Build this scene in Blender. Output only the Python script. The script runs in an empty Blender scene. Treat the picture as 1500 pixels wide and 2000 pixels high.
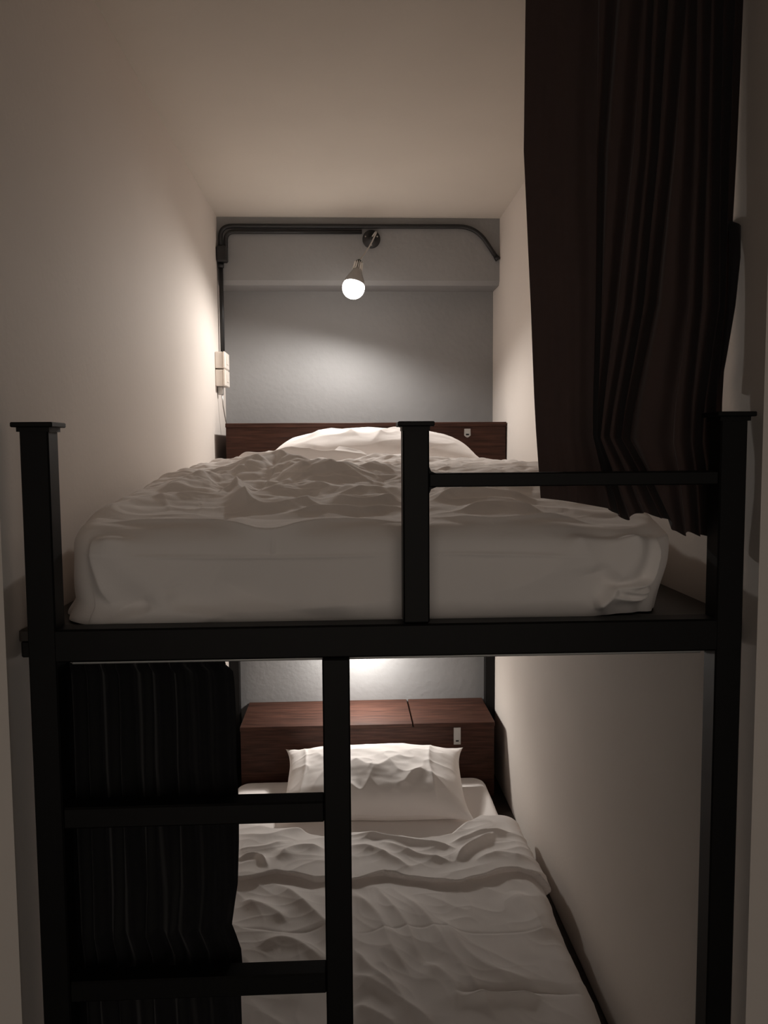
import bpy, math
import numpy as np
from mathutils import Vector, Matrix

scene = bpy.context.scene
COL = scene.collection
H = 1.70          # eye height; every coordinate below is given relative to the eye and lifted by H

# ------------------------------------------------------------------ camera
cam_d = bpy.data.cameras.new('camera')
cam = bpy.data.objects.new('camera', cam_d); COL.objects.link(cam)
RIGHT = Vector((0.99891641, -0.04602822, -0.00688469))
UP = Vector((0.01048732, 0.07849294, 0.99685951))
FWD = Vector((0.04534327, 0.99585153, -0.0788906))
cam.matrix_world = Matrix(((RIGHT.x, UP.x, -FWD.x, 0.0), (RIGHT.y, UP.y, -FWD.y, -1.32), (RIGHT.z, UP.z, -FWD.z, H), (0, 0, 0, 1)))
cam_d.sensor_fit = 'VERTICAL'; cam_d.sensor_height = 24.0
cam_d.lens = 24.0*1600.8/2000.0
cam_d.clip_start = 0.02
scene.camera = cam

# ------------------------------------------------------------------ light and exposure
LAMP_UP, LAMP_LOW = 15.0, 170.0     # emission of the two frosted diffusers
BEAM_UP, BEAM_LOW = 35.0, 25.0       # watts thrown forward out of each bulb
AMBIENT = 0.66                       # dim light drifting in from the open corridor
world = bpy.data.worlds.new('dim_corridor_ambient'); scene.world = world
world.use_nodes = True
world.node_tree.nodes['Background'].inputs[0].default_value = (1.0, 0.88, 0.77, 1)
world.node_tree.nodes['Background'].inputs[1].default_value = AMBIENT
scene.view_settings.view_transform = 'Standard'
scene.view_settings.look = 'None'
scene.view_settings.exposure = 0.0
scene.view_settings.gamma = 1.0
scene.view_settings.use_curve_mapping = False
scene.cycles.use_denoising = True
scene.cycles.max_bounces = 10
scene.cycles.diffuse_bounces = 8
scene.cycles.sample_clamp_indirect = 6.0
scene.cycles.caustics_reflective = False
scene.cycles.caustics_refractive = False

# ------------------------------------------------------------------ helpers
def link(ob, parent=None):
    COL.objects.link(ob)
    if parent: ob.parent = parent
    return ob

def wloc(o):
    v = Vector(o.location)
    while o.parent:
        o = o.parent; v = v + Vector(o.location)
    return v

def thing(name, label, cat, loc, group=None):
    o = bpy.data.objects.new(name, None); o.empty_display_size = 0.05
    o.location = (loc[0], loc[1], loc[2]+H); COL.objects.link(o)
    o['label'] = label; o['category'] = cat
    if group: o['group'] = group
    return o

def tag(o, label, cat, group=None):
    o['label'] = label; o['category'] = cat
    if group: o['group'] = group
    return o

class MB:
    """collects shapes given in eye-relative coordinates; builds ONE mesh object"""
    def __init__(s): s.v = []; s.f = []; s.sm = []
    def add(s, vs, fs, smooth=False):
        n = len(s.v); s.v += [tuple(map(float, v)) for v in vs]
        s.f += [tuple(i+n for i in f) for f in fs]; s.sm += [smooth]*len(fs)
        return s
    def box(s, a, b, bev=0.0):
        a = list(a); b = list(b)
        for i in range(3):
            if a[i] > b[i]: a[i], b[i] = b[i], a[i]
        if bev <= 0:
            vs = [(x, y, z) for x in (a[0], b[0]) for y in (a[1], b[1]) for z in (a[2], b[2])]
            return s.add(vs, [(0,1,3,2),(4,6,7,5),(0,4,5,1),(2,3,7,6),(0,2,6,4),(1,5,7,3)])
        bev = min(bev, min(b[i]-a[i] for i in range(3))*0.49)
        vs = []; idx = {}
        for cx in (0, 1):
            for cy in (0, 1):
                for cz in (0, 1):
                    c = (cx, cy, cz)
                    for ax in range(3):
                        p = []
                        for i in range(3):
                            lo, hi = a[i], b[i]
                            if i == ax: p.append(hi if c[i] else lo)
                            else: p.append(hi-bev if c[i] else lo+bev)
                        idx[(c, ax)] = len(vs); vs.append(tuple(p))
        fs = []
        for ax in range(3):
            o1, o2 = [i for i in range(3) if i != ax]
            for sd in (0, 1):
                q = []
                for u, w in ((0,0),(1,0),(1,1),(0,1)):
                    c = [0,0,0]; c[ax] = sd; c[o1] = u; c[o2] = w; q.append(idx[(tuple(c), ax)])
                fs.append(tuple(q))
        for ax in range(3):
            o1, o2 = [i for i in range(3) if i != ax]
            for u in (0, 1):
                for w in (0, 1):
                    c0 = [0,0,0]; c0[o1] = u; c0[o2] = w; c1 = list(c0); c1[ax] = 1
                    c0 = tuple(c0); c1 = tuple(c1)
                    fs.append((idx[(c0,o1)], idx[(c1,o1)], idx[(c1,o2)], idx[(c0,o2)]))
        for cx in (0,1):
            for cy in (0,1):
                for cz in (0,1):
                    c = (cx,cy,cz); fs.append((idx[(c,0)], idx[(c,1)], idx[(c,2)]))
        return s.add(vs, fs)
    def tube(s, pts, r, n=16, caps=True):
        pts = [Vector(p) for p in pts]; rr = r if isinstance(r, (list, tuple)) else [r]*len(pts)
        vs = []; prev = None
        for i, p in enumerate(pts):
            t = (pts[min(i+1, len(pts)-1)]-pts[max(i-1, 0)]).normalized()
            if prev is None:
                a = Vector((0,0,1)) if abs(t.z) < .9 else Vector((1,0,0)); u = t.cross(a).normalized()
            else: u = (prev - t*prev.dot(t)).normalized()
            prev = u; w = t.cross(u)
            for k in range(n):
                an = 2*math.pi*k/n; vs.append(p+(u*math.cos(an)+w*math.sin(an))*rr[i])
        fs = [(i*n+k, i*n+(k+1)%n, (i+1)*n+(k+1)%n, (i+1)*n+k) for i in range(len(pts)-1) for k in range(n)]
        m = len(pts)
        if caps: fs += [tuple(reversed(range(n))), tuple((m-1)*n+k for k in range(n))]
        return s.add(vs, fs, True)
    def lathe(s, c, axis, prof, n=40):
        """prof: list of (along axis, radius)"""
        c = Vector(c); ax = Vector(axis).normalized()
        a = Vector((0,0,1)) if abs(ax.z) < .9 else Vector((1,0,0)); u = ax.cross(a).normalized(); w = ax.cross(u)
        vs = []
        for t, r in prof:
            for k in range(n):
                an = 2*math.pi*k/n; vs.append(c+ax*t+(u*math.cos(an)+w*math.sin(an))*max(r, 1e-5))
        fs = [(i*n+k, i*n+(k+1)%n, (i+1)*n+(k+1)%n, (i+1)*n+k) for i in range(len(prof)-1) for k in range(n)]
        fs += [tuple(reversed(range(n))), tuple((len(prof)-1)*n+k for k in range(n))]
        return s.add(vs, fs, True)
    def build(s, name, m, parent=None, loc=None, fix=True):
        if parent is not None: L = wloc(parent)
        else:
            if loc is None:
                a = np.array(s.v); loc = ((a[:,0].min()+a[:,0].max())/2, (a[:,1].min()+a[:,1].max())/2, a[:,2].min())
            L = Vector((loc[0], loc[1], loc[2]+H))
        me = bpy.data.meshes.new(name)
        me.from_pydata([(x-L.x, y-L.y, z+H-L.z) for x, y, z in s.v], [], s.f)
        me.polygons.foreach_set('use_smooth', s.sm)
        me.materials.append(m); me.update()
        if fix:
            import bmesh
            b = bmesh.new(); b.from_mesh(me); bmesh.ops.recalc_face_normals(b, faces=b.faces); b.to_mesh(me); b.free()
        o = bpy.data.objects.new(name, me)
        if parent is None: o.location = L
        link(o, parent)
        return o

def struct(name, mb, m):
    o = mb.build(name, m); o['kind'] = 'structure'; return o

def grid_mesh(name, P, m, parent=None, loc=None, mask=None, thickness=0.0, uvs=None):
    """P: (n,m,3) array of eye-relative points -> one smooth mesh"""
    n, k, _ = P.shape
    if parent is not None: L = np.array(wloc(parent))-np.array((0,0,H))
    else: L = np.array(loc, float)
    V = (P.reshape(-1, 3)-L)
    ii, jj = np.meshgrid(np.arange(n-1), np.arange(k-1), indexing='ij')
    a = ii*k+jj
    F = np.stack([a, a+1, a+k+1, a+k], -1).reshape(-1, 4)
    if mask is not None: F = F[mask[:-1, :-1].reshape(-1)]
    used = np.unique(F); re = -np.ones(len(V), int); re[used] = np.arange(len(used))
    V = V[used]; F = re[F]
    me = bpy.data.meshes.new(name)
    me.vertices.add(len(V)); me.vertices.foreach_set('co', V.astype(np.float32).ravel())
    me.loops.add(len(F)*4); me.loops.foreach_set('vertex_index', F.astype(np.int32).ravel())
    me.polygons.add(len(F)); me.polygons.foreach_set('loop_start', (np.arange(len(F))*4).astype(np.int32))
    me.polygons.foreach_set('loop_total', np.full(len(F), 4, np.int32))
    me.polygons.foreach_set('use_smooth', np.ones(len(F), bool))
    me.update(calc_edges=True); me.validate()
    me.materials.append(m)
    o = bpy.data.objects.new(name, me)
    if parent is None: o.location = (L[0], L[1], L[2]+H)
    link(o, parent)
    if thickness:
        md = o.modifiers.new('cloth_thickness', 'SOLIDIFY'); md.thickness = thickness; md.offset = -1
    return o

# gradient noise in numpy
_rng = np.random.RandomState(7)
_G = _rng.uniform(0, 2*np.pi, (256, 256))
def gnoise(x, y, seed=0):
    x = np.asarray(x, float)+seed*17.31; y = np.asarray(y, float)+seed*9.73
    xi = np.floor(x).astype(int); yi = np.floor(y).astype(int); xf = x-xi; yf = y-yi
    u = xf*xf*xf*(xf*(xf*6-15)+10); v = yf*yf*yf*(yf*(yf*6-15)+10)
    def g(a, b):
        an = _G[(xi+a) % 256, (yi+b) % 256]
        return np.cos(an)*(xf-a)+np.sin(an)*(yf-b)
    return (g(0,0)*(1-u)+g(1,0)*u)*(1-v)+(g(0,1)*(1-u)+g(1,1)*u)*v
def fbm(x, y, o=4, seed=0, gain=.5):
    s = 0; a = 1.0
    for i in range(o):
        s = s+a*gnoise(x*2**i, y*2**i, seed+i*3.7); a *= gain
    return s
def ridged(x, y, seed=0):
    return 1-np.abs(gnoise(x, y, seed))*2.2

def smooth(a, b, x):
    t = np.clip((x-a)/(b-a), 0, 1); return t*t*(3-2*t)

def resample(pts, step=.02):
    """Catmull-Rom through the points"""
    pts = np.array(pts, float)
    if len(pts) < 3: return pts
    P = np.vstack([2*pts[0]-pts[1], pts, 2*pts[-1]-pts[-2]]); out = []
    for i in range(1, len(P)-2):
        for t in np.linspace(0, 1, 6, endpoint=False):
            a, b, c, e = P[i-1:i+3]
            out.append(.5*((2*b)+(-a+c)*t+(2*a-5*b+4*c-e)*t*t+(-a+3*b-3*c+e)*t**3))
    out.append(P[-2]); return np.array(out)

def stroke(X, Y, pts, w, h, skew=0.0):
    """a fold that follows a line: height field that fades at both ends"""
    pts = resample(pts)
    best = np.full(X.shape, 1e9); tt = np.zeros(X.shape); side = np.zeros(X.shape)
    seg = np.linalg.norm(np.diff(pts, axis=0), axis=1); cum = np.concatenate([[0], np.cumsum(seg)])
    for i in range(len(seg)):
        a = pts[i]; b = pts[i+1]; dx, dy = b-a; L2 = dx*dx+dy*dy+1e-12
        t = np.clip(((X-a[0])*dx+(Y-a[1])*dy)/L2, 0, 1)
        ex = X-(a[0]+t*dx); ey = Y-(a[1]+t*dy); dd = ex*ex+ey*ey
        m = dd < best
        best = np.where(m, dd, best); tt = np.where(m, cum[i]+t*seg[i], tt)
        side = np.where(m, np.sign(dx*ey-dy*ex), side)
    d = np.sqrt(best); L = cum[-1]+1e-9; s = tt/L
    fade = np.clip(np.minimum(s, 1-s)*3.2+.25, 0, 1); fade = fade*fade*(3-2*fade)
    ww = w*(.6+.4*fade)*(1+skew*side)
    q = d/ww
    return h*fade*np.exp(-np.power(q, 1.3))

# ------------------------------------------------------------------ materials
def mat(name, base, rough=.6, metal=0.0, spec=.5, sheen=0.0):
    m = bpy.data.materials.new(name); m.use_nodes = True
    b = m.node_tree.nodes['Principled BSDF']
    b.inputs['Base Color'].default_value = (*base, 1); b.inputs['Roughness'].default_value = rough
    b.inputs['Metallic'].default_value = metal; b.inputs['Specular IOR Level'].default_value = spec
    if sheen: b.inputs['Sheen Weight'].default_value = sheen; b.inputs['Sheen Roughness'].default_value = .5
    return m

def noisy(m, scale, amount, bump=0.0, bscale=None, stretch=(1,1,1), detail=4, c2=None, coord='Object', bdist=.002):
    nt = m.node_tree; N = nt.nodes; Lk = nt.links; b = N['Principled BSDF']
    tc = N.new('ShaderNodeTexCoord'); mp = N.new('ShaderNodeMapping'); mp.inputs['Scale'].default_value = stretch
    Lk.new(tc.outputs[coord], mp.inputs[0])
    nz = N.new('ShaderNodeTexNoise'); nz.inputs['Scale'].default_value = scale; nz.inputs['Detail'].default_value = detail
    Lk.new(mp.outputs[0], nz.inputs['Vector'])
    c = b.inputs['Base Color'].default_value[:3]
    rp = N.new('ShaderNodeValToRGB'); rp.color_ramp.elements[0].position = .3; rp.color_ramp.elements[1].position = .7
    lo = tuple(v*(1-amount) for v in c); hi = c2 if c2 else tuple(min(1, v*(1+amount)) for v in c)
    rp.color_ramp.elements[0].color = (*lo, 1); rp.color_ramp.elements[1].color = (*hi, 1)
    Lk.new(nz.outputs['Fac'], rp.inputs[0]); Lk.new(rp.outputs[0], b.inputs['Base Color'])
    if bump:
        n2 = N.new('ShaderNodeTexNoise'); n2.inputs['Scale'].default_value = bscale or scale*4; n2.inputs['Detail'].default_value = 6
        Lk.new(mp.outputs[0], n2.inputs['Vector'])
        bp = N.new('ShaderNodeBump'); bp.inputs['Strength'].default_value = bump; bp.inputs['Distance'].default_value = bdist
        Lk.new(n2.outputs['Fac'], bp.inputs['Height']); Lk.new(bp.outputs[0], b.inputs['Normal'])
    return m

M_wall = noisy(mat('cream_wall_paint', (.74, .68, .63), .75, spec=.25), 2.5, .02, bump=.25, bscale=70)
M_ceil = noisy(mat('ceiling_paint', (.67, .62, .56), .85, spec=.2), 3, .02, bump=.3, bscale=45)
M_grey = noisy(mat('grey_wall_paint', (.275, .274, .276), .6, spec=.3), 4, .05, bump=.5, bscale=45, bdist=.003)
M_baffle = noisy(mat('dark_baffle_paint', (.07, .066, .062), .6, spec=.3), 4, .05, bump=.3, bscale=45)  # kept dark so the added side walls bounce little ambient light
M_floor = noisy(mat('dark_floor', (.05, .04, .035), .5), 3, .2, stretch=(1, 8, 1))
M_frame = noisy(mat('black_powder_coat', (.0045, .0042, .004), .5, spec=.2), 30, .15, bump=.15, bscale=240, bdist=.0006)
M_board = noisy(mat('dark_stained_board', (.022, .015, .011), .45, spec=.4), 9, .3, stretch=(.6, 7, 7), bump=.1)
M_wood = noisy(mat('walnut_laminate', (.046, .018, .012), .5, spec=.2), 7, .45, stretch=(1, 16, 16), detail=8, bump=.08, c2=(.082, .034, .022))
M_lid = M_wood
M_sheet = noisy(mat('white_cotton', (.88, .835, .81), .85, spec=.15, sheen=.15), 5, .015, bump=.25, bscale=300, bdist=.0006)
M_curtain = noisy(mat('charcoal_curtain_fabric', (.014, .012, .0135), .8, spec=.25, sheen=.12), 60, .15, bump=.25, bscale=500, bdist=.0005)
def see_through(m, col, fac):
    nt = m.node_tree; b = nt.nodes['Principled BSDF']; out = [n for n in nt.nodes if n.type == 'OUTPUT_MATERIAL'][0]
    tl = nt.nodes.new('ShaderNodeBsdfTranslucent'); tl.inputs[0].default_value = (*col, 1)
    mx = nt.nodes.new('ShaderNodeMixShader'); mx.inputs[0].default_value = fac
    nt.links.new(b.outputs[0], mx.inputs[1]); nt.links.new(tl.outputs[0], mx.inputs[2]); nt.links.new(mx.outputs[0], out.inputs[0])
M_shaded_curtain = noisy(mat('shaded_curtain_fabric', (.009, .0085, .010), .8, spec=.2, sheen=.1), 60, .15, bump=.25, bscale=500, bdist=.0005)  # same fabric as the upper curtain, lower-bunk shade put into its colour
see_through(M_curtain, (.09, .058, .05), .3)
M_conduit = mat('black_painted_conduit', (.012, .012, .013), .45)
M_plastic = mat('ivory_plastic', (.72, .66, .60), .4)
M_metal = noisy(mat('brushed_metal', (.45, .43, .41), .35, metal=.9), 60, .1)
M_track = mat('grey_aluminium', (.35, .35, .34), .45, metal=.6)
M_dark = mat('dark_slot', (.01, .01, .01), .7)
M_cord = mat('clear_cord', (.5, .48, .46), .3)
M_sink = mat('pale_fins', (.85, .83, .80), .4)
def emis(name, strength, col):
    m = bpy.data.materials.new(name); m.use_nodes = True; nt = m.node_tree; nt.nodes.clear()
    e = nt.nodes.new('ShaderNodeEmission'); o = nt.nodes.new('ShaderNodeOutputMaterial')
    e.inputs[0].default_value = (*col, 1); e.inputs[1].default_value = strength
    nt.links.new(e.outputs[0], o.inputs[0]); return m
M_bulb_up = emis('glowing_diffuser_upper', LAMP_UP, (1.0, .93, .85))
M_bulb_low = emis('glowing_diffuser_lower', LAMP_LOW, (1.0, .93, .85))

# ------------------------------------------------------------------ the room
XL, XR, YB, YM, ZC, ZF = -.547, .681, 2.481, 2.323, .992, -1.70
struct('floor', MB().box((-1.25, -3.2, ZF-.1), (1.40, 2.7, ZF)), M_floor)
struct('ceiling', MB().box((-1.25, -3.2, ZC), (1.40, 2.7, ZC+.1)), M_ceil)
struct('wall_baffle_left', MB().box((-1.25, -3.2, ZF), (-1.15, -.004, ZC)), M_baffle)  # unseen side walls, added to let ambient light in only from the front
struct('wall_baffle_right', MB().box((1.29, -3.2, ZF), (1.40, -.004, ZC)), M_baffle)
struct('wall_left', MB().box((XL-.62, -.004, ZF), (XL, YB, ZC)), M_wall)
struct('wall_right', MB().box((XR, -.004, ZF), (XR+.62, YB, ZC)), M_wall)
struct('wall_back', MB().box((XL-.62, YB, ZF), (XR+.62, YB+.12, ZC)), M_grey)
# plastered beam with a small chamfer at its lower edge
zb = .707
b = MB()
prof = [(YB, ZC), (YM, ZC), (YM, zb+.018), (YM+.018, zb), (YB, zb)]
vs = [(x, y, z) for x in (XL, XR) for y, z in prof]
b.add(vs, [(0,1,2,3,4), (9,8,7,6,5)]+[(i, i+5, (i+1) % 5+5, (i+1) % 5) for i in range(5)])
struct('trim_1', b, M_grey)

# ------------------------------------------------------------------ bunk bed frame
bed = thing('bunk_bed', 'black steel bunk bed frame with ladder, guard rail and two sleeping platforms', 'bunk bed', (.07, 0, ZF))
def post(x0, x1, ztop, y0=0.0, y1=.045, z0=ZF):
    p = MB().box((x0, y0, z0), (x1, y1, ztop), .0025).build('post', M_frame, bed)
    return p
def cap(p, x0, x1, y0, y1, z0, z1):
    b = MB().box((x0, y0, z0+.004), (x1, y1, z1), .0015).box((x0+.007, y0+.007, z0-.003), (x1-.007, y1-.007, z0+.004))
    b.build('post_cap', M_frame, p)
p = post(-.514, -.469, .034); cap(p, -.524, -.459, -.010, .055, .031, .043)
p = post(.091, .134, .032, z0=-.288); cap(p, .083, .142, -.008, .053, .029, .041)
p = post(.613, .658, .044); cap(p, .603, .668, -.010, .055, .042, .054)
for x0 in (-.543, .636):
    MB().box((x0, 2.395, ZF), (x0+.043, 2.44, -.345), .0025).build('post', M_frame, bed)
MB().box((-.043, 0, ZF), (.002, .045, -.345), .0025).build('ladder_post', M_frame, bed)
MB().box((-.512, .001, -.3435), (.655, .044, -.2895), .003).build('end_rail', M_frame, bed)
# guard rail with small weld fillets at the mid post
b = MB().box((.134, .006, -.0655), (.614, .040, -.043), .002)
for zz, sg in ((-.043, 1), (-.0655, -1)):
    b.add([(.134, .008, zz), (.134, .038, zz), (.146, .008, zz), (.146, .038, zz), (.134, .008, zz+sg*.012), (.134, .038, zz+sg*.012),
           (.1375, .008, zz+sg*.0035), (.1375, .038, zz+sg*.0035)], [(4,5,7,6), (6,7,3,2), (0,2,6,4), (1,5,7,3)])
b.build('guard_rail', M_frame, bed)
for zt in (-.586, -.886, -1.186, -1.486):
    MB().box((-.470, .002, zt-.036), (-.042, .043, zt), .003).build('rung', M_frame, bed)
for x0 in (-.543, .647):
    MB().box((x0, .046, -.345), (x0+.030, 2.394, -.318), .002).build('side_rail', M_frame, bed)
MB().box((-.512, 2.40, -.345), (.645, 2.43, -.318), .002).build('back_rail', M_frame, bed)
MB().box((-.545, .045, -.3175), (.679, 2.475, -.2995), .001).build('upper_platform', M_board, bed)
MB().box((-.545, .046, -1.56), (.679, 2.475, -1.53), .001).build('lower_platform', M_board, bed)
MB().box((-.468, .004, -1.56), (-.044, .04, -1.53), .002).build('lower_end_rail', M_frame, bed)
MB().box((.003, .004, -1.56), (.612, .04, -1.53), .002).build('lower_end_rail', M_frame, bed)

tr = MB().box((-.462, .048, -.3588), (.610, .062, -.3446), .0015).build('curtain_track', M_track)
tag(tr, 'thin grey metal curtain track under the front rail of the upper bunk', 'curtain track')

# ------------------------------------------------------------------ headboard boxes
def headboard(x0, x1, top, base, label, seam, hx0, hx1, hz0, hz1, pointed):
    t = thing('headboard_box', label, 'headboard', ((x0+x1)/2, 2.3, base))
    MB().box((x0, 2.139, base), (x1, 2.157, top-.018), .001).build('front_panel', M_wood, t)
    MB().box((x0, 2.157, base), (x0+.016, 2.476, top-.018)).build('side_panel', M_wood, t)
    MB().box((x1-.016, 2.157, base), (x1, 2.476, top-.018)).build('side_panel', M_wood, t)
    if seam is None:
        lids = [(x0-.001, x1+.001)]
    else: lids = [(x0-.001, seam-.0035), (seam+.0035, x1+.001)]
    for a, c in lids:
        MB().box((a, 2.130, top-.018), (c, 2.479, top), .0015).build('lid', M_lid, t)
    hb = MB()
    if pointed:
        cx = (hx0+hx1)/2
        w = (hx1-hx0)/2
        pr = [(cx-w, hz1), (cx+w, hz1), (cx+w*1.05, hz0+.009), (cx+w*.4, hz0+.002), (cx, hz0), (cx-w*.4, hz0+.002), (cx-w*1.05, hz0+.009)]
    else: pr = [(hx0, hz1), (hx1, hz1), (hx1, hz0), (hx0, hz0)]
    n = len(pr)
    hb.add([(x, 2.1345, z) for x, z in pr]+[(x, 2.139, z) for x, z in pr], [tuple(range(n)), tuple(reversed(range(n, 2*n)))]+[(i, (i+1) % n, (i+1) % n+n, i+n) for i in range(n)])
    hs = hb.build('latch_plate', M_plate, t)
    zc = hz0+(hz1-hz0)*(.34 if pointed else .22); xc = (hx0+hx1)/2
    MB().box((xc-.0065, 2.1315, zc-.003), (xc+.0065, 2.1345, zc+.003), .0008).build('latch_slot', M_dark, hs)
    return t
M_plate = mat('pale_latch_steel', (.50, .49, .47), .45, metal=.25)
headboard(-.500, .676, .103, -.299, 'dark red-brown wooden headboard box behind the upper bunk pillow', None, .499, .525, .038, .075, True)
headboard(-.466, .632, -1.193, -1.529, 'reddish wooden headboard box of the lower bunk with a split lid', .277, .454, .484, -1.291, -1.216, False)

# ------------------------------------------------------------------ electrics on the upper wall
def bend(pts, r, n=8):
    """polyline with rounded corners"""
    pts = [Vector(p) for p in pts]; out = [pts[0]]
    for i in range(1, len(pts)-1):
        a = (pts[i-1]-pts[i]); c = (pts[i+1]-pts[i]); k = min(r, a.length*.48, c.length*.48)
        A = pts[i]+a.normalized()*k; C = pts[i]+c.normalized()*k
        for j in range(n+1):
            t = j/n; out.append(A*(1-t)**2+pts[i]*2*t*(1-t)+C*t*t)
    out.append(pts[-1]); return out
yc = 2.311
c1 = MB().tube(bend([(-.531, yc, .845), (-.531, yc, .951), (.575, yc, .954), (.668, yc, .818)], .085), .0095)
c1.tube([(.664, yc, .825), (.672, yc, .812)], .0115)
o = c1.build('conduit', M_conduit); tag(o, 'upper black conduit running along the beam and bending down at the right wall', 'conduit', 'black conduits on the beam')
c2 = MB().tube(bend([(-.508, yc, .845), (-.508, yc, .927), (.078, yc, .929)], .085), .0095)
o = c2.build('conduit', M_conduit); tag(o, 'lower black conduit along the beam ending at the lamp rose', 'conduit', 'black conduits on the beam')
c3 = MB().tube([(-.531, yc, .80), (-.531, yc, .405)], .0095)
o = c3.build('conduit', M_conduit); tag(o, 'black vertical conduit in the left corner above the white socket boxes', 'conduit')
jb = thing('junction_box', 'small black junction box where the conduits meet in the upper left corner', 'junction box', (-.52, 2.298, .79))
MB().box((-.5455, 2.275, .795), (-.499, 2.321, .862), .006).build('box_body', M_conduit, jb)
MB().tube([(-.531, yc, .795), (-.531, yc, .775)], .0135).build('gland', M_conduit, jb)
def sbox(z0, z1, label):
    t = thing('switch_box', label, 'switch box', (-.525, 2.25, z0), 'ivory switch boxes')
    MB().box((-.5465, 2.19, z0), (-.514, 2.305, z1), .003).build('back_box', M_plastic, t)
    f = MB().box((-.514, 2.187, z0-.001), (-.503, 2.308, z1+.001), .0035).build('face_plate', M_plastic, t)
    MB().box((-.5035, 2.225, z0+.018), (-.500, 2.262, z1-.018), .001).build('rocker', M_plastic, f)
sbox(.336, .405, 'ivory plastic box on the left wall, the upper of two')
sbox(.262, .331, 'ivory plastic box on the left wall, the lower of two')
wr = thing('wall_wire', 'thin grey wire dropping from the lower ivory box behind the headboard', 'wire', (-.53, 2.3, .07))
MB().box((-.545, 2.235, .228), (-.522, 2.26, .262), .002).build('gland', M_metal, wr)
MB().tube([(-.528, 2.248, .23), (-.527, 2.262, .18), (-.522, 2.29, .12), (-.517, 2.31, .085), (-.519, 2.318, .02)], .0025, 8).build('wire', M_metal, wr)

# ------------------------------------------------------------------ lamps
def lamp(name, label, rose, c, axis, R, m_em, hang, beam, throw, cone, edge):
    t = thing(name, label, 'lamp', (rose[0], rose[1], rose[2]))
    ax = Vector(axis).normalized(); c = Vector(c)
    if rose[1] > 2.3: ra, rz = (0, -1, 0), None
    else: ra = (0, 0, -1)
    rs = MB().lathe(rose, ra, [(.001, .0385), (.010, .0385), (.013, .035), (.014, .012), (.020, .011), (.022, .006)]).build('ceiling_rose', M_conduit, t)
    ru = Vector((1,0,0)); rv = Vector((0,0,1)) if ra[2] == 0 else Vector((0,1,0)); rn = Vector(ra)
    for an in (20, 160, 270):
        q = Vector(rose)+(ru*math.cos(math.radians(an))+rv*math.sin(math.radians(an)))*.027
        MB().lathe(q, ra, [(.0125, .0032), (.0145, .0032), (.015, .002)], 12).build('screw', M_metal, rs)
    # socket end
    s0 = c-ax*(R*.35); s1 = c-ax*(R*.35+.066); s2 = s1-ax*.034; s3 = s2-ax*.010
    pts = [s3] + [Vector(p) for p in hang]
    P = resample([tuple(p) for p in pts])
    MB().tube([tuple(p) for p in P], .0032, 10).build('cord', M_cord, t)
    MB().lathe(s2+ax*.004, -ax, [(0, .0165), (.006, .0165), (.014, .008), (.018, .004)], 24).build('socket_cap', M_conduit, t)
    # finned heat sink
    b = MB()
    u = ax.orthogonal().normalized(); w = ax.cross(u)
    for k in range(14):
        an = 2*math.pi*k/14; dr = u*math.cos(an)+w*math.sin(an); tn = ax.cross(dr)*.0013
        p0 = s2+dr*.010; p1 = s2+dr*.0185; p2 = s2+ax*.035+dr*.0215; p3 = s2+ax*.035+dr*.010
        b.add([p0-tn, p1-tn, p2-tn, p3-tn, p0+tn, p1+tn, p2+tn, p3+tn], [(0,1,2,3), (7,6,5,4), (0,4,5,1), (1,5,6,2), (2,6,7,3), (3,7,4,0)])
    hs = b.build('heat_sink', M_sink, t)
    MB().lathe(s2, ax, [(0, .0125), (.034, .0125)], 24).build('heat_sink_core', M_conduit, hs)
    MB().lathe(s1, ax, [(0, .019), (.010, .0215), (.028, R*.66), (.048, R*.86), (.066, R*.95), (.069, R*.93)]).build('bulb_collar', M_plastic_grey, t)
    pr = [(-R*.33, R*.925)]
    for k in range(15):
        th = math.radians(-19+k*109/14); pr.append((R*math.sin(th), R*math.cos(th)))
    MB().lathe(c, ax, pr).build('diffuser', m_em, t)
    ld = bpy.data.lights.new('bulb_light', 'SPOT'); ld.energy = beam; ld.color = (1.0, .95, .895)
    ld.spot_size = math.radians(cone); ld.spot_blend = edge; ld.shadow_soft_size = R*.6
    lo = bpy.data.objects.new('bulb_light', ld); link(lo, t)
    th = Vector(throw).normalized()
    lo.location = c+ax*(R*1.02)+Vector((0,0,H))-wloc(t)
    lo.rotation_euler = (-th).to_track_quat('Z', 'Y').to_euler()
    return t
M_plastic_grey = mat('grey_bulb_body', (.35, .34, .33), .5)
lamp('pendant_lamp', 'bare glowing bulb hanging on a short cord from the grey beam', (.119, YM, .900), (.037, 2.12, .655), (-.20, -.27, -.93), .046, M_bulb_up,
     [(.085, 2.225, .815), (.112, 2.262, .862), (.137, 2.285, .915), (.136, 2.300, .925), (.120, 2.305, .905)], BEAM_UP, (-.21, -.20, -.95), 178, .52)
lamp('pendant_lamp', 'glowing bulb under the upper platform at the head of the lower bunk', (.06, 2.30, -.3455), (.06, 2.315, -.78), (0, -.06, -1), .036, M_bulb_low,
     [(.06, 2.318, -.62), (.06, 2.31, -.50), (.06, 2.30, -.368)], BEAM_LOW, (0, .05, -1), 175, 1.0)

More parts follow.
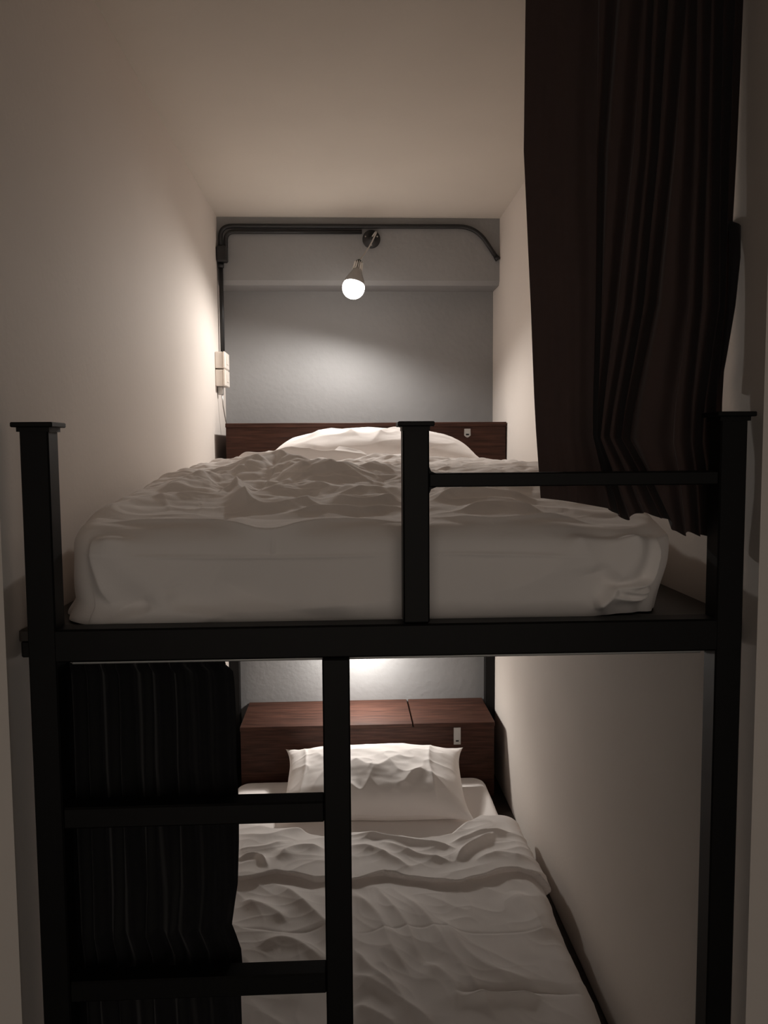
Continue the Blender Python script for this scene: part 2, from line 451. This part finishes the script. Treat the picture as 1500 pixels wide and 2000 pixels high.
# ------------------------------------------------------------------ bedding
UP = [[[[-0.427,0.144],[-0.248,0.12],[-0.138,0.08],[-0.025,0.116],[0.097,0.12]],0.01,0.007],[[[0.156,0.16],[0.255,0.108],[0.386,0.156],[0.436,0.136]],0.01,0.007],[[[-0.452,0.184],[-0.42,0.308],[-0.362,0.364],[-0.293,0.384],[-0.25,0.376]],0.05,0.012],[[[-0.25,0.376],[-0.154,0.252],[-0.078,0.308],[-0.039,0.344]],0.03,0.012],[[[-0.111,0.2],[-0.027,0.244],[0.041,0.22],[0.107,0.264]],0.02,0.009],[[[-0.039,0.344],[0.023,0.3],[0.111,0.328]],0.03,0.012],[[[-0.193,0.432],[-0.086,0.48],[0.025,0.4],[0.124,0.428]],0.05,0.014],[[[-0.26,0.572],[-0.223,0.416],[-0.188,0.252]],0.02,0.014],[[[-0.266,0.416],[-0.243,0.488],[-0.219,0.568]],0.02,0.012],[[[-0.385,0.476],[-0.353,0.604],[-0.3,0.64]],0.06,0.015],[[[-0.333,0.624],[-0.292,0.668],[-0.249,0.724],[-0.186,0.868],[-0.111,0.74],[-0.032,0.6],[0.028,0.644],[0.14,0.744]],0.09,0.03],[[[-0.193,0.66],[-0.148,0.716],[-0.091,0.588]],0.04,0.012],[[[0.173,0.324],[0.236,0.364],[0.318,0.344],[0.385,0.316]],0.04,0.013],[[[0.19,0.484],[0.288,0.492],[0.399,0.424]],0.06,0.014],[[[0.217,0.228],[0.299,0.244],[0.368,0.2]],0.03,0.01]]
UF = [[[[-0.42,-0.134],[-0.417,-0.182],[-0.399,-0.26]],0.02,0.008],[[[-0.407,-0.139],[-0.375,-0.186],[-0.326,-0.226],[-0.311,-0.261]],0.03,0.012],[[[-0.311,-0.235],[-0.311,-0.27],[-0.336,-0.283]],0.015,0.01],[[[-0.223,-0.219],[-0.155,-0.255],[-0.069,-0.283],[0.018,-0.297]],0.05,-0.008],[[[-0.216,-0.28],[-0.069,-0.274],[0.088,-0.259]],0.03,0.006],[[[-0.387,-0.29],[-0.301,-0.279],[-0.216,-0.287]],0.012,0.01],[[[-0.451,-0.177],[-0.154,-0.185],[0.088,-0.183]],0.003,0.0018],[[[0.145,-0.182],[0.281,-0.185],[0.414,-0.19]],0.003,0.0018],[[[-0.125,-0.133],[-0.127,-0.185]],0.003,0.0018],[[[0.485,-0.14],[0.49,-0.185],[0.464,-0.238]],0.025,0.012],[[[0.534,-0.154],[0.526,-0.203],[0.515,-0.238],[0.46,-0.245]],0.007,0.012],[[[0.464,-0.247],[0.505,-0.256],[0.541,-0.248]],0.008,0.01],[[[0.456,-0.26],[0.496,-0.269],[0.537,-0.261]],0.008,0.01],[[[0.464,-0.242],[0.451,-0.264],[0.429,-0.282]],0.012,0.012],[[[0.387,-0.148],[0.414,-0.184],[0.424,-0.219]],0.03,0.006],[[[0.246,-0.252],[0.326,-0.227],[0.414,-0.166]],0.04,0.005]]
LO = [[[[0.004,1.524],[0.139,1.5],[0.265,1.476]],0.018,0.008],[[[0.004,1.468],[0.118,1.436],[0.307,1.368],[0.356,1.344]],0.02,0.012],[[[0.003,1.392],[0.079,1.348],[0.192,1.244]],0.022,0.01],[[[0.116,1.404],[0.231,1.308],[0.329,1.264]],0.018,0.01],[[[0.304,1.5],[0.368,1.5],[0.436,1.596]],0.02,0.01],[[[0.346,1.268],[0.397,1.336],[0.505,1.44]],0.018,0.014],[[[0.345,1.392],[0.414,1.416],[0.467,1.452],[0.57,1.456]],0.02,0.012],[[[0.414,1.264],[0.504,1.292],[0.583,1.26]],0.025,0.008],[[[-0.395,1.492],[-0.294,1.464],[-0.225,1.5],[-0.135,1.524]],0.03,0.008],[[[-0.372,1.312],[-0.314,1.324],[-0.266,1.264]],0.012,0.01],[[[-0.245,1.304],[-0.181,1.368],[-0.091,1.372]],0.03,0.01],[[[-0.38,1.372],[-0.286,1.38],[-0.219,1.424]],0.02,0.007],[[[-0.234,1.184],[-0.164,1.092],[-0.068,0.952],[0.005,0.844]],0.035,0.013],[[[-0.336,1.096],[-0.254,1.048],[-0.187,0.976]],0.035,0.01],[[[-0.264,0.86],[-0.181,0.892],[-0.075,0.804]],0.03,0.009],[[[-0.318,0.956],[-0.184,0.928],[-0.079,0.944]],0.006,-0.0018],[[[0.006,0.924],[0.168,0.928],[0.385,0.9],[0.578,0.904]],0.005,-0.0012],[[[0.008,1.132],[0.082,0.988],[0.111,0.836],[0.152,0.724]],0.028,0.009],[[[0.08,1.152],[0.122,1.04],[0.155,0.956],[0.175,0.836],[0.186,0.768]],0.024,0.009],[[[0.136,1.144],[0.217,0.98],[0.259,0.828],[0.317,0.656],[0.357,0.52]],0.032,0.01],[[[0.005,0.844],[0.045,0.752],[0.096,0.676],[0.125,0.624]],0.022,0.011],[[[0.004,0.732],[0.069,0.668],[0.141,0.588],[0.199,0.532]],0.03,0.011],[[[0.003,0.616],[0.065,0.564],[0.112,0.52]],0.03,0.01],[[[0.262,0.976],[0.302,0.828],[0.357,0.736],[0.488,0.656]],0.035,0.008],[[[0.262,0.636],[0.354,0.644],[0.485,0.644],[0.584,0.62]],0.014,-0.006],[[[0.272,0.616],[0.376,0.62],[0.479,0.616]],0.02,0.008],[[[0.196,0.764],[0.254,0.68],[0.267,0.58]],0.03,0.009],[[[0.5,1.104],[0.538,0.988],[0.552,0.86]],0.04,0.008]]
CUFF = [[-0.399,1.212],[-0.351,1.212],[-0.304,1.228],[-0.241,1.256],[-0.173,1.24],[-0.114,1.2],[-0.041,1.196],[0.025,1.212],[0.108,1.24],[0.173,1.208],[0.269,1.184],[0.349,1.168],[0.419,1.192],[0.473,1.216],[0.541,1.224],[0.585,1.196],[0.608,1.152]]
HEADEDGE = [[-0.434,1.64],[-0.346,1.616],[-0.259,1.58],[-0.174,1.556],[-0.095,1.512],[0.011,1.544],[0.139,1.504],[0.266,1.488],[0.36,1.508],[0.415,1.572],[0.484,1.644],[0.553,1.652],[0.607,1.632],[0.622,1.608]]
CUR = {"e0":[[0.311,0.754],[0.309,0.501],[0.324,0.242],[0.335,0.01]],"p1":[[0.429,0.756],[0.432,0.502],[0.434,0.242],[0.43,0.01]],"A":[[0.458,0.756],[0.443,0.502],[0.441,0.242],[0.435,0.01]],"B":[[0.507,0.757],[0.492,0.503],[0.468,0.242],[0.441,0.009]],"C":[[0.526,0.757],[0.518,0.503],[0.496,0.242],[0.458,0.009]],"D":[[0.548,0.758],[0.536,0.503],[0.514,0.242],[0.476,0.009]],"E":[[0.58,0.758],[0.561,0.503],[0.536,0.242],[0.49,0.009]],"F":[[0.598,0.758],[0.6,0.504],[0.596,0.242],[0.568,0.009]],"G":[[0.623,0.759],[0.624,0.504],[0.62,0.242],[0.602,0.008]],"H":[[0.644,0.759],[0.643,0.504],[0.648,0.242],[0.617,0.008]],"I":[[0.663,0.76],[0.659,0.504],[0.657,0.242],[0.641,0.008]],"e1":[[0.678,0.76],[0.674,0.505],[0.666,0.242],[0.659,0.008]]}
HEM = [[0.344,-0.096],[0.385,-0.101],[0.455,-0.113],[0.489,-0.135],[0.506,-0.123],[0.525,-0.121],[0.545,-0.131],[0.562,-0.133],[0.571,-0.153],[0.584,-0.156],[0.591,-0.166],[0.599,-0.157],[0.608,-0.157],[0.616,-0.165],[0.623,-0.162],[0.64,-0.165],[0.666,-0.167]]
LCEDGE = [[-0.212,-0.371],[-0.199,-0.383],[-0.197,-0.401],[-0.195,-0.465],[-0.197,-0.556],[-0.194,-0.621],[-0.196,-0.695],[-0.2,-0.77],[-0.214,-0.852],[-0.205,-0.873],[-0.197,-0.893],[-0.194,-0.931],[-0.198,-0.979],[-0.197,-1.027]]


def sheet_shape(x0, x1, y0, y1, ztop, zbot, r, R, n, k, drop=None, over_back=.05, side_over=None):
    """cloth laid over a rounded block: flat grid (p, q) bent over the edges.  r: edge rounding, R: corner rounding in plan"""
    L = r*math.pi/2+max(ztop-zbot-r, 0)
    p = np.linspace(x0+r-L, x1-r+L, n); q = np.linspace(y0+r-L, y1-r+over_back, k)
    Pp, Q = np.meshgrid(p, q, indexing='ij')
    cx = np.clip(Pp, x0+R, x1-R); cy = np.clip(Q, y0+R, y1-R+1e-4)
    dx = Pp-cx; dy = Q-cy
    back = Q > y1-R
    e = math.hypot(1, 1)
    # distance outside the inner block of the flat point, measured to the nearest side
    ox = np.maximum(np.abs(Pp-(x0+x1)/2)-((x1-x0)/2-r), 0); oy = np.maximum((y0+r)-Q, 0)
    oyb = np.maximum(Q-(y1-r), 0)
    d = np.maximum(np.maximum(ox, oy), oyb)
    # plan direction
    nn = np.sqrt(dx*dx+dy*dy)+1e-9; nx = dx/nn; ny = dy/nn
    ang = np.minimum(d/r, math.pi/2)
    hor = np.where(d > 0, r*np.sin(ang), 0.0); ver = np.where(d < r*math.pi/2, r*(1-np.cos(ang)), r+(d-r*math.pi/2))
    inside = np.maximum(np.abs(dx), np.abs(dy))        # square corner mapped onto a round one
    rad = np.minimum(inside, R-r) if R > r else inside*0
    base = np.where(d > 0, R-r, np.maximum(np.abs(dx), np.abs(dy)))
    X = cx+nx*(base+hor); Y = cy+ny*(base+hor); Z = ztop-ver
    Z = np.maximum(Z, zbot)
    N = np.stack([nx*np.sin(ang), ny*np.sin(ang), np.cos(ang)], -1)
    return Pp, Q, X, Y, Z, N, d, ang

def cotton(X, Y, seed, a=.004):
    """small crumples running with a swirling direction"""
    wx = X+.05*fbm(X*4, Y*4, 2, seed+1); wy = Y+.05*fbm(X*4, Y*4, 2, seed+2)
    r1 = np.clip(ridged(wx*9+wy*4, wy*5-wx*2, seed), 0, 1)**3
    r2 = np.clip(ridged(wx*5-wy*9, wy*9+wx*5, seed+5), 0, 1)**3
    mk = smooth(-.15, .35, fbm(X*3, Y*3, 2, seed+9))
    return a*(r1*mk+r2*(1-mk)*.7)+a*.8*fbm(X*7, Y*7, 3, seed+4)

# upper mattress (mostly hidden) and its bedding
def mattress(name, label, x0, x1, y0, y1, zb, zt, r):
    Pp, Q, X, Y, Z, N, d, ang = sheet_shape(x0, x1, y0, y1, zt, zb, r, r*1.8, 90, 150, over_back=r*1.5+(zt-zb))
    D = .0015*fbm(Pp*5, Q*5, 3, 3)+.0007*fbm(Pp*20, Q*20, 2, 8)
    P = np.stack([X, Y, Z], -1)+N*D[..., None]
    P[..., 2] = np.maximum(P[..., 2], zb)
    t = thing(name, label, 'mattress', ((x0+x1)/2, (y0+y1)/2, zb))
    grid_mesh('fitted_sheet', P, M_sheet, t)
    MB().box((x0+.02, y0+.02, zb+.001), (x1-.02, y1-.02, zb+.03)).build('mattress_base', M_sheet, t)
    return t
mattress('mattress', 'white-sheeted mattress on the upper platform under the rumpled duvet', -.455, .555, .105, 2.12, -.2985, -.165, .04)
mattress('mattress', 'thin mattress with white fitted sheet on the lower platform', -.482, .585, .150, 2.125, -1.5285, -1.425, .035)

# upper duvet
def upper_duvet():
    x0, x1, y0, y1 = -.488, .590, .068, 1.45
    zt, zb = -.135, -.2975
    Pp, Q, X, Y, Z, N, d, ang = sheet_shape(x0, x1, y0, y1, zt, zb, .040, .12, 520, 760, over_back=.075)
    top = np.cos(ang)
    rise = np.interp(Y, [0, .10, .26, .5, .68, 1.0, 1.15, 1.5], [0, 0, .013, .036, .051, .067, .070, .100])
    rise = rise+.012*smooth(-.1, .3, X)*smooth(.5, .2, np.abs(Y-.7))
    frac = (Z-zb)/(zt-zb)
    Z = zb+frac*(zt+rise-zb)
    # bulging sides, gathered at the foot corners
    D = np.zeros_like(X)
    wt = smooth(.15, .7, top); wf = smooth(.15, .7, 1-top)
    for pts, w, h in UP: D += wt*stroke(X, Y, pts, w*.85, h*1.5)
    front = smooth(.12, .05, Y)
    for pts, w, h in UF: D += wf*front*stroke(X, Z, pts, w, h*3.2)
    D += wt*(.004+.006*smooth(.3, .7, Y))*np.abs(gnoise(X*13+Y*5+.6*fbm(X*3, Y*3, 2, 46), Y*16-X*4, 19))
    D += wt*cotton(X, Y, 11, .0055)*smooth(.12, .3, Y)
    D += wf*.003*fbm(X*6, Z*9+Y*6, 3, 31)
    D += wf*(.010-.004*front)*np.sin(np.clip(frac, 0, 1)*math.pi)*(.7+fbm(X*2, Y*2, 2, 5))
    crump = smooth(.14, .55, Y)*(.45+.55*smooth(.35, .05, X))*wt*(.5+.5*smooth(.4, .9, Y))
    wxx = X+.04*fbm(X*5, Y*5, 2, 43); wyy = Y+.05*fbm(X*5, Y*5, 2, 44)
    D += crump*(.020*fbm(wxx*5+.3, wyy*7, 3, 41)+.016*np.abs(gnoise(wxx*9, wyy*12, 17))+.010*np.abs(gnoise(wxx*19, wyy*23, 18)))
    # side tucks near the hem
    tuck = wf*smooth(.06, .0, Z-zb)
    ar = np.where(front > .5, X, Y*1.2)
    corner = np.maximum(smooth(-.30, -.44, X), smooth(.42, .52, X))
    D += tuck*(.002+.012*corner)*gnoise(ar*26, Z*8, 51)
    P = np.stack([X, Y, Z], -1)+N*D[..., None]
    # uneven hem on the board
    hem = wf*smooth(.035, 0, Z-zb)
    lift = .004*np.abs(gnoise(ar*9, ar*0, 63))
    fl = hem*(.006+.030*smooth(-.18, -.36, X)*(.5+np.abs(gnoise(ar*16, ar*0, 61))*1.6))
    P[..., 1] -= fl*front*smooth(.35, .2, X)
    P[..., 0] -= fl*(1-front)*np.sign(-X)*.5
    P[..., 2] += hem*lift
    rc = smooth(.40, .50, P[..., 0])*front*wf*smooth(.10, .0, Z-zb)
    P[..., 1] += .035*rc
    P[..., 0] -= .022*smooth(.50, .58, P[..., 0])*wf*smooth(.12, .0, Z-zb)
    P[..., 2] -= .009*smooth(.34, .45, P[..., 0])*smooth(.24, .14, P[..., 1])*wt
    P[..., 2] = np.maximum(P[..., 2], zb+.001)
    yy = (P[..., 1]-.0465)/.006
    P[..., 1] = np.where(yy < 4, .0465+.006*np.log1p(np.exp(np.clip(yy, -30, 4))), P[..., 1])
    inner = (P[..., 1] > .6) & (np.abs(P[..., 0]-.05) < .52)
    P[..., 2] = np.where(inner & (P[..., 1] > 1.3), np.maximum(P[..., 2], -.1625), P[..., 2])
    keep = Q < y1+.10
    t = thing('duvet', 'rumpled white duvet tucked over the foot of the upper bunk', 'duvet', (.05, .75, zb))
    grid_mesh('duvet_cover', P, M_sheet, t)
    return t
upper_duvet()
# the duvet's turned-back head end: a second soft layer between it and the pillow
def upper_fold():
    n, k = 260, 160
    x = np.linspace(-.455, .560, n); y = np.linspace(1.462, 1.61, k)
    X, Y = np.meshgrid(x, y, indexing='ij')
    ex = smooth(-.455, -.33, X)*smooth(.560, .44, X); ey = smooth(1.612, 1.56, Y)*smooth(1.460, 1.50, Y)
    env = np.power(np.clip(ex*ey, 0, 1), .45)
    top = -.034+.008*smooth(.1, -.3, X)+.020*fbm(X*3, Y*4, 3, 71)+.012*np.abs(gnoise(X*7, Y*9, 73))+.006*np.clip(ridged(X*7, Y*9, 72), 0, 1)**2
    top += .016*np.exp(-((X+.12)/.12)**2-((Y-1.5)/.06)**2)-.018*smooth(.1, .5, X)
    top += stroke(X, Y, [(-.30, 1.54), (-.1, 1.46), (.0, 1.50), (.12, 1.44)], .03, .012)+stroke(X, Y, [(-.04, 1.58), (.0, 1.53), (.08, 1.52)], .02, .022)
    Z = -.160+(top+.160)*env
    P = np.stack([X, Y, Z], -1)
    Z = np.maximum(Z, -.160)
    t = thing('folded_sheet', 'loosely folded white top sheet between the upper duvet and pillow', 'sheet', (.05, 1.53, -.160))
    grid_mesh('sheet_layer', P, M_sheet, t)
upper_fold()

# lower duvet with its turned-down cuff
def lower_duvet():
    x0, x1, y0, y1 = -.500, .612, .128, 1.50
    zt, zb = -1.385, -1.515
    Pp, Q, X, Y, Z, N, d, ang = sheet_shape(x0, x1, y0, y1, zt, zb, .05, .05, 420, 620, over_back=.30)
    # the head end stays flat instead of dropping
    ycuff = np.interp(X, [p[0] for p in CUFF], [p[1] for p in CUFF])
    yhead = np.interp(X, [p[0] for p in HEADEDGE], [p[1] for p in HEADEDGE])
    hb = Q > y0+.3
    Yf = np.where(hb, Q, Y); Y = Yf
    ox = np.maximum(np.abs(Pp-(x0+x1)/2)-((x1-x0)/2-.05), 0)
    a2 = np.minimum(ox/.05, math.pi/2)
    Xs = np.clip(Pp, x0+.05, x1-.05)+np.sign(Pp)*.05*np.sin(a2)
    Zs = zt-np.where(ox < .05*math.pi/2, .05*(1-np.cos(a2)), .05+(ox-.05*math.pi/2))
    X = np.where(hb, Xs, X); Z = np.where(hb, np.maximum(Zs, zb), Z); ang = np.where(hb, a2, ang)
    N = np.where(hb[..., None], np.stack([np.sign(Pp)*np.sin(a2), a2*0, np.cos(a2)], -1), N)
    top = np.cos(ang); wt = smooth(.1, .6, top); wf = 1-wt
    ycuff = np.interp(X, [p[0] for p in CUFF], [p[1] for p in CUFF])
    yhead = np.interp(X, [p[0] for p in HEADEDGE], [p[1] for p in HEADEDGE])
    ycuff = ycuff+.012*fbm(X*9, X*0, 2, 81)
    yhead = yhead+.02*fbm(X*8, X*0, 3, 82)
    D = np.zeros_like(X)
    oncuff = smooth(-.002, .006, Y-ycuff)
    for pts, w, h in LO:
        D += wt*stroke(X, Y, pts, w*.9, h*1.8)
    D += wt*cotton(X, Y, 21, .0022)
    D += wt*.012*fbm(X*2.2+Y*.8, Y*2.2-X, 3, 91)
    D += wt*(1-oncuff)*.004*np.clip(ridged(X*9+Y*5, Y*3, 27), 0, 1)**2
    D += wt*oncuff*.0035*np.clip(ridged(X*2+Y*2, Y*11-X*3, 97), 0, 1)**2
    D += wf*.006*fbm(Y*6, Z*6, 3, 95)
    step = .023+.008*gnoise(X*6, X*0, 84)
    D += oncuff*step*(.3+.7*wt)
    # head edge comes down onto the fitted sheet
    he = smooth(yhead, yhead-.06, Y) if False else np.clip((yhead-Y)/.05, 0, 1)
    he = np.sqrt(np.clip(he, 0, 1))
    P = np.stack([X, Y, Z], -1)+N*D[..., None]
    P[..., 2] = np.where(Y > ycuff, -1.4225+(P[..., 2]+1.4225)*np.where(wt > .2, he, 1), P[..., 2])
    P[..., 1] -= .034*np.exp(-np.clip(Y-ycuff, 0, 1)/.03)*oncuff*wt*(.75+gnoise(X*9, X*0, 88))
    P[..., 1] = np.minimum(P[..., 1], yhead+.004)
    t = thing('duvet', 'creased white duvet on the lower bunk with its head end turned down', 'duvet', (.05, .75, zb))
    far = (Y < yhead+.03)
    c = (Y > ycuff+.001)
    grid_mesh('duvet_cover', P, M_sheet, t, mask=far & ~c)
    grid_mesh('turned_down_cuff', P, M_sheet, t, mask=far & c)
lower_duvet()

# ------------------------------------------------------------------ pillows
def pillow(label, c, W, Dp, T, tilt, yaw, seed, sag=0.0, folds=(), ears=.05, roll=0, zmin=None):
    t = thing('pillow', label, 'pillow', (c[0], c[1], c[2]-T*.5))
    n, k = 200, 130
    u = np.linspace(-1, 1, n); v = np.linspace(-1, 1, k); U, V = np.meshgrid(u, v, indexing='ij')
    rt = np.array(Matrix.Rotation(math.radians(yaw), 3, 'Z') @ Matrix.Rotation(math.radians(roll), 3, 'Y') @ Matrix.Rotation(math.radians(tilt), 3, 'X'))
    out = []
    for sgn in (1, -1):
        e = np.clip((1-np.abs(U)**3.0), 0, 1)**.62*np.clip((1-np.abs(V)**2.6), 0, 1)**.60
        pinch = 1-.075*(1-np.abs(V)**2)*np.abs(U)**2
        X = U*W/2*(1-.05*(1-V**4)*np.abs(U)**3)+ears*.0*U
        Y = V*Dp/2*(1-.12*(1-np.abs(U)**4)*np.abs(V)**3)
        ear = (np.abs(U)*np.abs(V))**5
        X = X*(1+.035*ear); Y = Y*(1+.06*ear)
        h = T/2*e*(1.15 if sgn > 0 else .85)
        wr = .007*fbm(U*2.2, V*2.2, 3, seed+sgn)*e+.005*np.clip(ridged(U*3+V, V*2.5-U, seed+3), 0, 1)**2*e
        edge = smooth(.35, 0, e)
        wr += edge*.006*gnoise(U*9, V*9, seed+7)
        for pts, w, hh in folds:
            if sgn > 0: wr += stroke(U*W/2, V*Dp/2, pts, w, hh)*smooth(0, .3, e)
        Z = sgn*(h+wr*smooth(0, .15, e))+.010*gnoise(U*2.0, V*2.0, seed+11)*(1-e)
        if sgn < 0: Z = np.maximum(Z, -T*.42)
        out.append(np.stack([X, Y, Z], -1) @ rt.T+np.array(c))
    P = np.concatenate([out[0], out[1][::-1]], 0)
    # one closed shell: top sheet then mirrored bottom sheet
    if zmin is not None: P[..., 2] = np.maximum(P[..., 2], zmin)
    o = grid_mesh('pillow_case', P, M_sheet, t)
    return t
pillow('puffed white pillow against the headboard of the upper bunk', (.102, 1.845, -.054), .835, .44, .210, 4, -1, 101, zmin=-.158,
       folds=[([(-.25, -.10), (-.15, -.02), (-.05, -.12)], .02, .010), ([(0, -.16), (.05, -.06), (.12, -.02)], .018, .010), ([(.1, -.16), (.2, -.05)], .02, .008)])
pillow('plump white pillow propped at the head of the lower bunk', (.100, 1.875, -1.345), .735, .44, .19, 14, -2, 131, zmin=-1.4235,
       folds=[([(-.30, -.2), (-.28, 0), (-.30, .2)], .012, .008), ([(.24, -.2), (.22, 0), (.24, .2)], .012, .008), ([(-.1, .02), (.0, -.05), (.1, .03)], .03, .014),
              ([(.1, -.14), (.18, -.06), (.30, -.14)], .025, .012), ([(-.12, -.1), (-.05, -.16), (0, -.05)], .02, .010)])

# ------------------------------------------------------------------ curtains
def upper_curtain():
    keys = ['e0', 'p1', 'A', 'B', 'C', 'D', 'E', 'F', 'G', 'H', 'I', 'e1']
    nu, nv = 520, 200
    zt = .975
    zlev = [.757, .503, .242, .009]
    u = np.linspace(0, 1, nu)
    hx = np.array([h[0] for h in HEM]); hz = np.array([h[1] for h in HEM])
    # fold line positions per level, extended to the track and to the hem
    xs = {k: [c[0] for c in CUR[k]] for k in keys}
    hemx = {'e0': .344, 'p1': .455, 'A': .470, 'B': .489, 'C': .515, 'D': .545, 'E': .562, 'F': .591, 'G': .616, 'H': .632, 'I': .650, 'e1': .666}
    uk = np.linspace(0, 1, len(keys)); 
    wk = [0, 2.2, .5, .8, .6, .6, .8, .8, .8, .7, .8, .7]; uk = np.cumsum(wk)/sum(wk)
    V = np.linspace(0, 1, nv)
    P = np.zeros((nu, nv, 3))
    for j, v in enumerate(V):
        zj = zt+(-.14-zt)*v
        kx = []
        for k in keys:
            zz = [zt]+zlev+[-.14]; xx = [xs[k][0]*1.0]+xs[k]+[hemx[k]]
            kx.append(np.interp(-zj, [-q for q in zz], xx))
        kx = np.maximum.accumulate(np.array(kx))
        x = np.interp(u, uk, kx)
        # depth: ridge toward the viewer at each fold line, valley between
        y = np.zeros(nu)
        for i in range(1, len(keys)):
            du0 = (uk[i]-uk[i-1])*.5; du1 = (uk[min(i+1, len(keys)-1)]-uk[i])*.5 if i+1 < len(keys) else du0
            s = np.where(u < uk[i], (uk[i]-u)/du0, (u-uk[i])/du1)
            amp = .017*(1 if i > 1 else .7)*(.75+.5*abs(math.sin(i*2.3)))
            y -= amp*(.5+.5*np.cos(np.clip(s, 0, 1)*math.pi))**2.2*1.25
        y += .006*fbm(u*6, np.full(nu, v*1.5), 3, 201)+.003*gnoise(u*30, np.full(nu, v*3), 207)
        z = np.full(nu, zj)
        if v > .80:
            t = (v-.80)/.20
            zh = np.interp(np.interp(u, uk, [hemx[k] for k in keys]), hx, hz)+.004
            zh = np.convolve(np.pad(zh, 8, 'edge'), np.ones(17)/17, 'valid'); z0 = zt+(-.14-zt)*.80
            z = z0+(zh-z0)*t
        P[:, j, 0] = x; P[:, j, 1] = .118+y-.022*smooth(.80, .93, np.float64(v))*smooth(.38, .5, x); P[:, j, 2] = z
    t = thing('curtain', 'long dark charcoal curtain hanging bunched beside the right wall of the upper bunk', 'curtain', (.5, .118, -.165), 'dark bunk curtains')
    grid_mesh('curtain_panel', P, M_curtain, t)
    tb = MB().tube([(.668, .150, .372), (.672, .125, .385), (.672, .095, .372), (.669, .085, .32), (.667, .090, .24), (.664, .105, .16), (.662, .12, .10)], [.008, .009, .010, .009, .007, .005, .004], 10)
    tb.build('tie_band', M_curtain, t)
upper_curtain()
MB_t = MB().box((.20, .108, .975), (.675, .132, .991), .002).build('curtain_rail', M_track)
tag(MB_t, 'metal rail on the ceiling carrying the upper bunk curtain', 'curtain rail')

def lower_curtain():
    nu, nv = 420, 200
    u = np.linspace(0, 1, nu); V = np.linspace(0, 1, nv); U, VV = np.meshgrid(u, V, indexing='ij')
    z = -.3605+(-1.50+.3605)*VV
    ez = [-e[1] for e in LCEDGE]; ex = [e[0] for e in LCEDGE]
    xe = np.interp(-z, ez, ex)
    x0 = -.522
    x = x0+(xe-x0)*(U+.012*np.sin(U*40+VV*3)*(1-U)*U*4)
    fr = 11+1.2*gnoise(VV*1.3, VV*0+.5, 3)
    ph = U**.85*fr*2*math.pi+.8*fbm(U*3, VV*2, 2, 301)
    amp = .011*(.5+.9*smooth(.95, .55, U))
    y = .082+amp*np.cos(ph)+.006*fbm(U*4, VV*3, 3, 305)
    tuckm = np.exp(-((VV-.43)/.03)**2)*smooth(.8, 1, U)
    y += .012*tuckm
    P = np.stack([x, y, z], -1)
    t = thing('curtain', 'dark curtain drawn to the left behind the ladder of the lower bunk', 'curtain', (-.36, .085, -1.50), 'dark bunk curtains')
    grid_mesh('curtain_panel', P, M_shaded_curtain, t)
lower_curtain()
